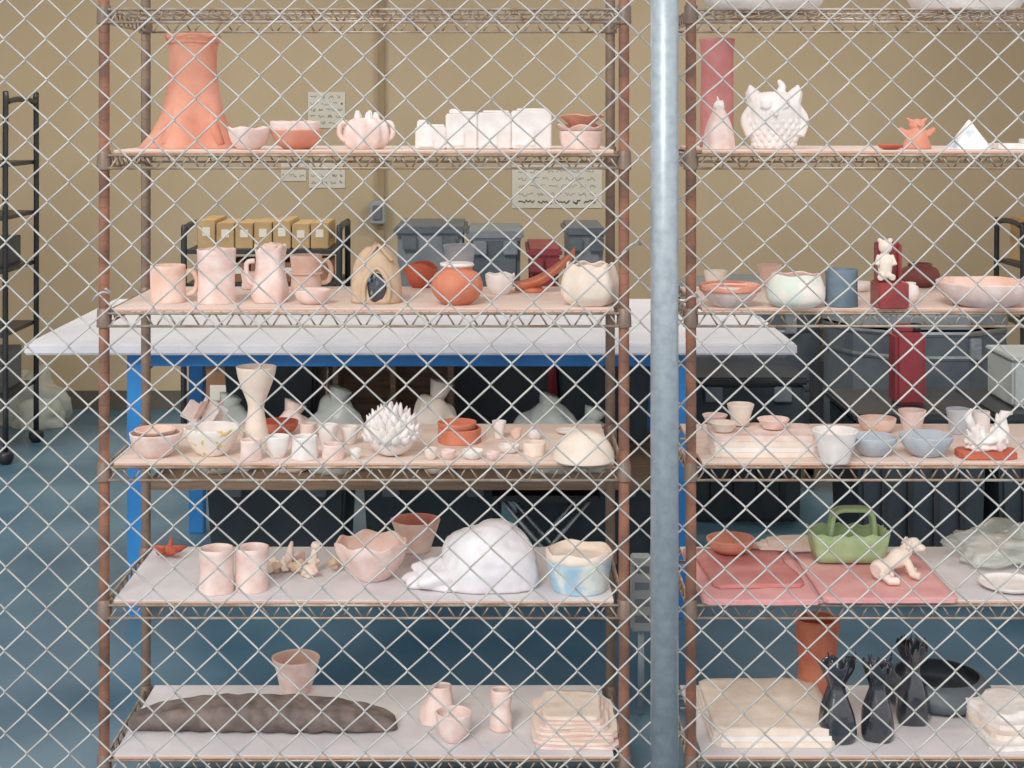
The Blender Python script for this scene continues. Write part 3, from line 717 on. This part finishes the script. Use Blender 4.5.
def bins(px,w_,h_,y,m_,ml):
    b=B(); b.box((0,0,h_/2),(w_,0.5,h_),m_,0.02,taper=0.9); b.box((0,0,h_),(w_+0.03,0.53,0.04),ml,0.012)
    for s_ in (-1,1): b.box((s_*w_*0.3,-0.265,h_-0.05),(0.06,0.02,0.06),ml,0.004)
    b.obj('wheeled_storage_bin',(WX(px,y),y,0.001))
bins(432,0.28,1.14,7.1,darkg,darkp); bins(495,0.22,1.12,7.1,darkp,darkg); bins(543,0.12,1.05,7.05,redm,redm); bins(583,0.15,1.13,7.15,darkg,darkp)
def kiln(px,y,r,h_):
    b=B(); b.lathe([(r,0.15),(r,h_)],darkp,open=False,smooth=False,wob=0,seg=10,flat=True)
    for z in (0.2,0.42,h_-0.12,h_-0.02): b.lathe([(r*1.01,0),(r*1.015,0.01),(r*1.01,0.02)],steel,(0,0,z),open=False,smooth=False,wob=0,seg=10,flat=True)
    for a in (-1.2,-1.9): b.box((r*1.02*math.cos(a),r*1.02*math.sin(a),h_-0.07),(0.05,0.03,0.09),steel,0.004)
    b.lathe([(r*1.02,0),(r*1.0,0.05),(r*0.9,0.07)],darkg,(0,0,h_+0.011),open=False,smooth=False,wob=0,seg=10,flat=True)
    b.box((r*0.9,-r*0.6,h_*0.5),(0.16,0.12,0.3),blackm,0.01)
    for a in range(3): b.tube([(r*0.8*math.cos(a*2.1),r*0.8*math.sin(a*2.1),0),(r*0.8*math.cos(a*2.1),r*0.8*math.sin(a*2.1),0.16)],0.02,blackm)
    b.obj('pottery_kiln',(WX(px,y),y,0.001))
kiln(915,7.0,0.40,0.74); kiln(750,7.3,0.34,0.80)
for i,(px,w_) in enumerate(((770,0.46),(905,0.46),(1040,0.46))):
    b=B(); hh=0.56
    b.box((0,0,hh/2),(w_,0.5,hh),vdark,0.015,taper=0.93); b.box((0,0,hh+0.012),(w_+0.03,0.53,0.03),blackm,0.008)
    for s_ in (-1,1): b.box((s_*w_*0.3,-0.262,hh-0.04),(0.07,0.02,0.06),darkg,0.004)
    for k in range(4): b.box((-w_*0.3+k*w_*0.2,-0.25,hh*0.45),(0.02,0.015,hh*0.6),blackm)
    b.obj('black_storage_tote',(WX(px,5.9),5.9 if i else 6.67,0.001))
b=B(); b.box((0,0,0.13),(0.11,0.12,0.26),redm,0.012); b.box((0,0,0.275),(0.08,0.03,0.03),redm,0.004); b.lathe([(0.02,0),(0.02,0.03)],blackm,(0.03,0,0.26),open=False,wob=0); b.obj('red_fuel_can',(WX(907,5.85),5.85,0.59))
b=B(); b.box((0,0,0.085),(0.24,0.3,0.17),greybox,0.01); b.box((0,0,0.175),(0.25,0.31,0.014),greybox,0.004); b.obj('grey_storage_box',(WX(1032,5.9),5.9,0.59))
b=B(); b.box((0,0,0),(0.055,0.06,0.2),greybox,0.004)
for i in range(4): b.box((0,-0.031,0.07-0.045*i),(0.04,0.004,0.02),darkg,0.001)
b.tube([(0,0,-0.1),(0,0,-WZ(592,4.4)+0.0)],0.009,galvp,seg=8)
b.obj('electrical_outlet_box',(WX(641,4.4),4.4,WZ(592,4.4)))
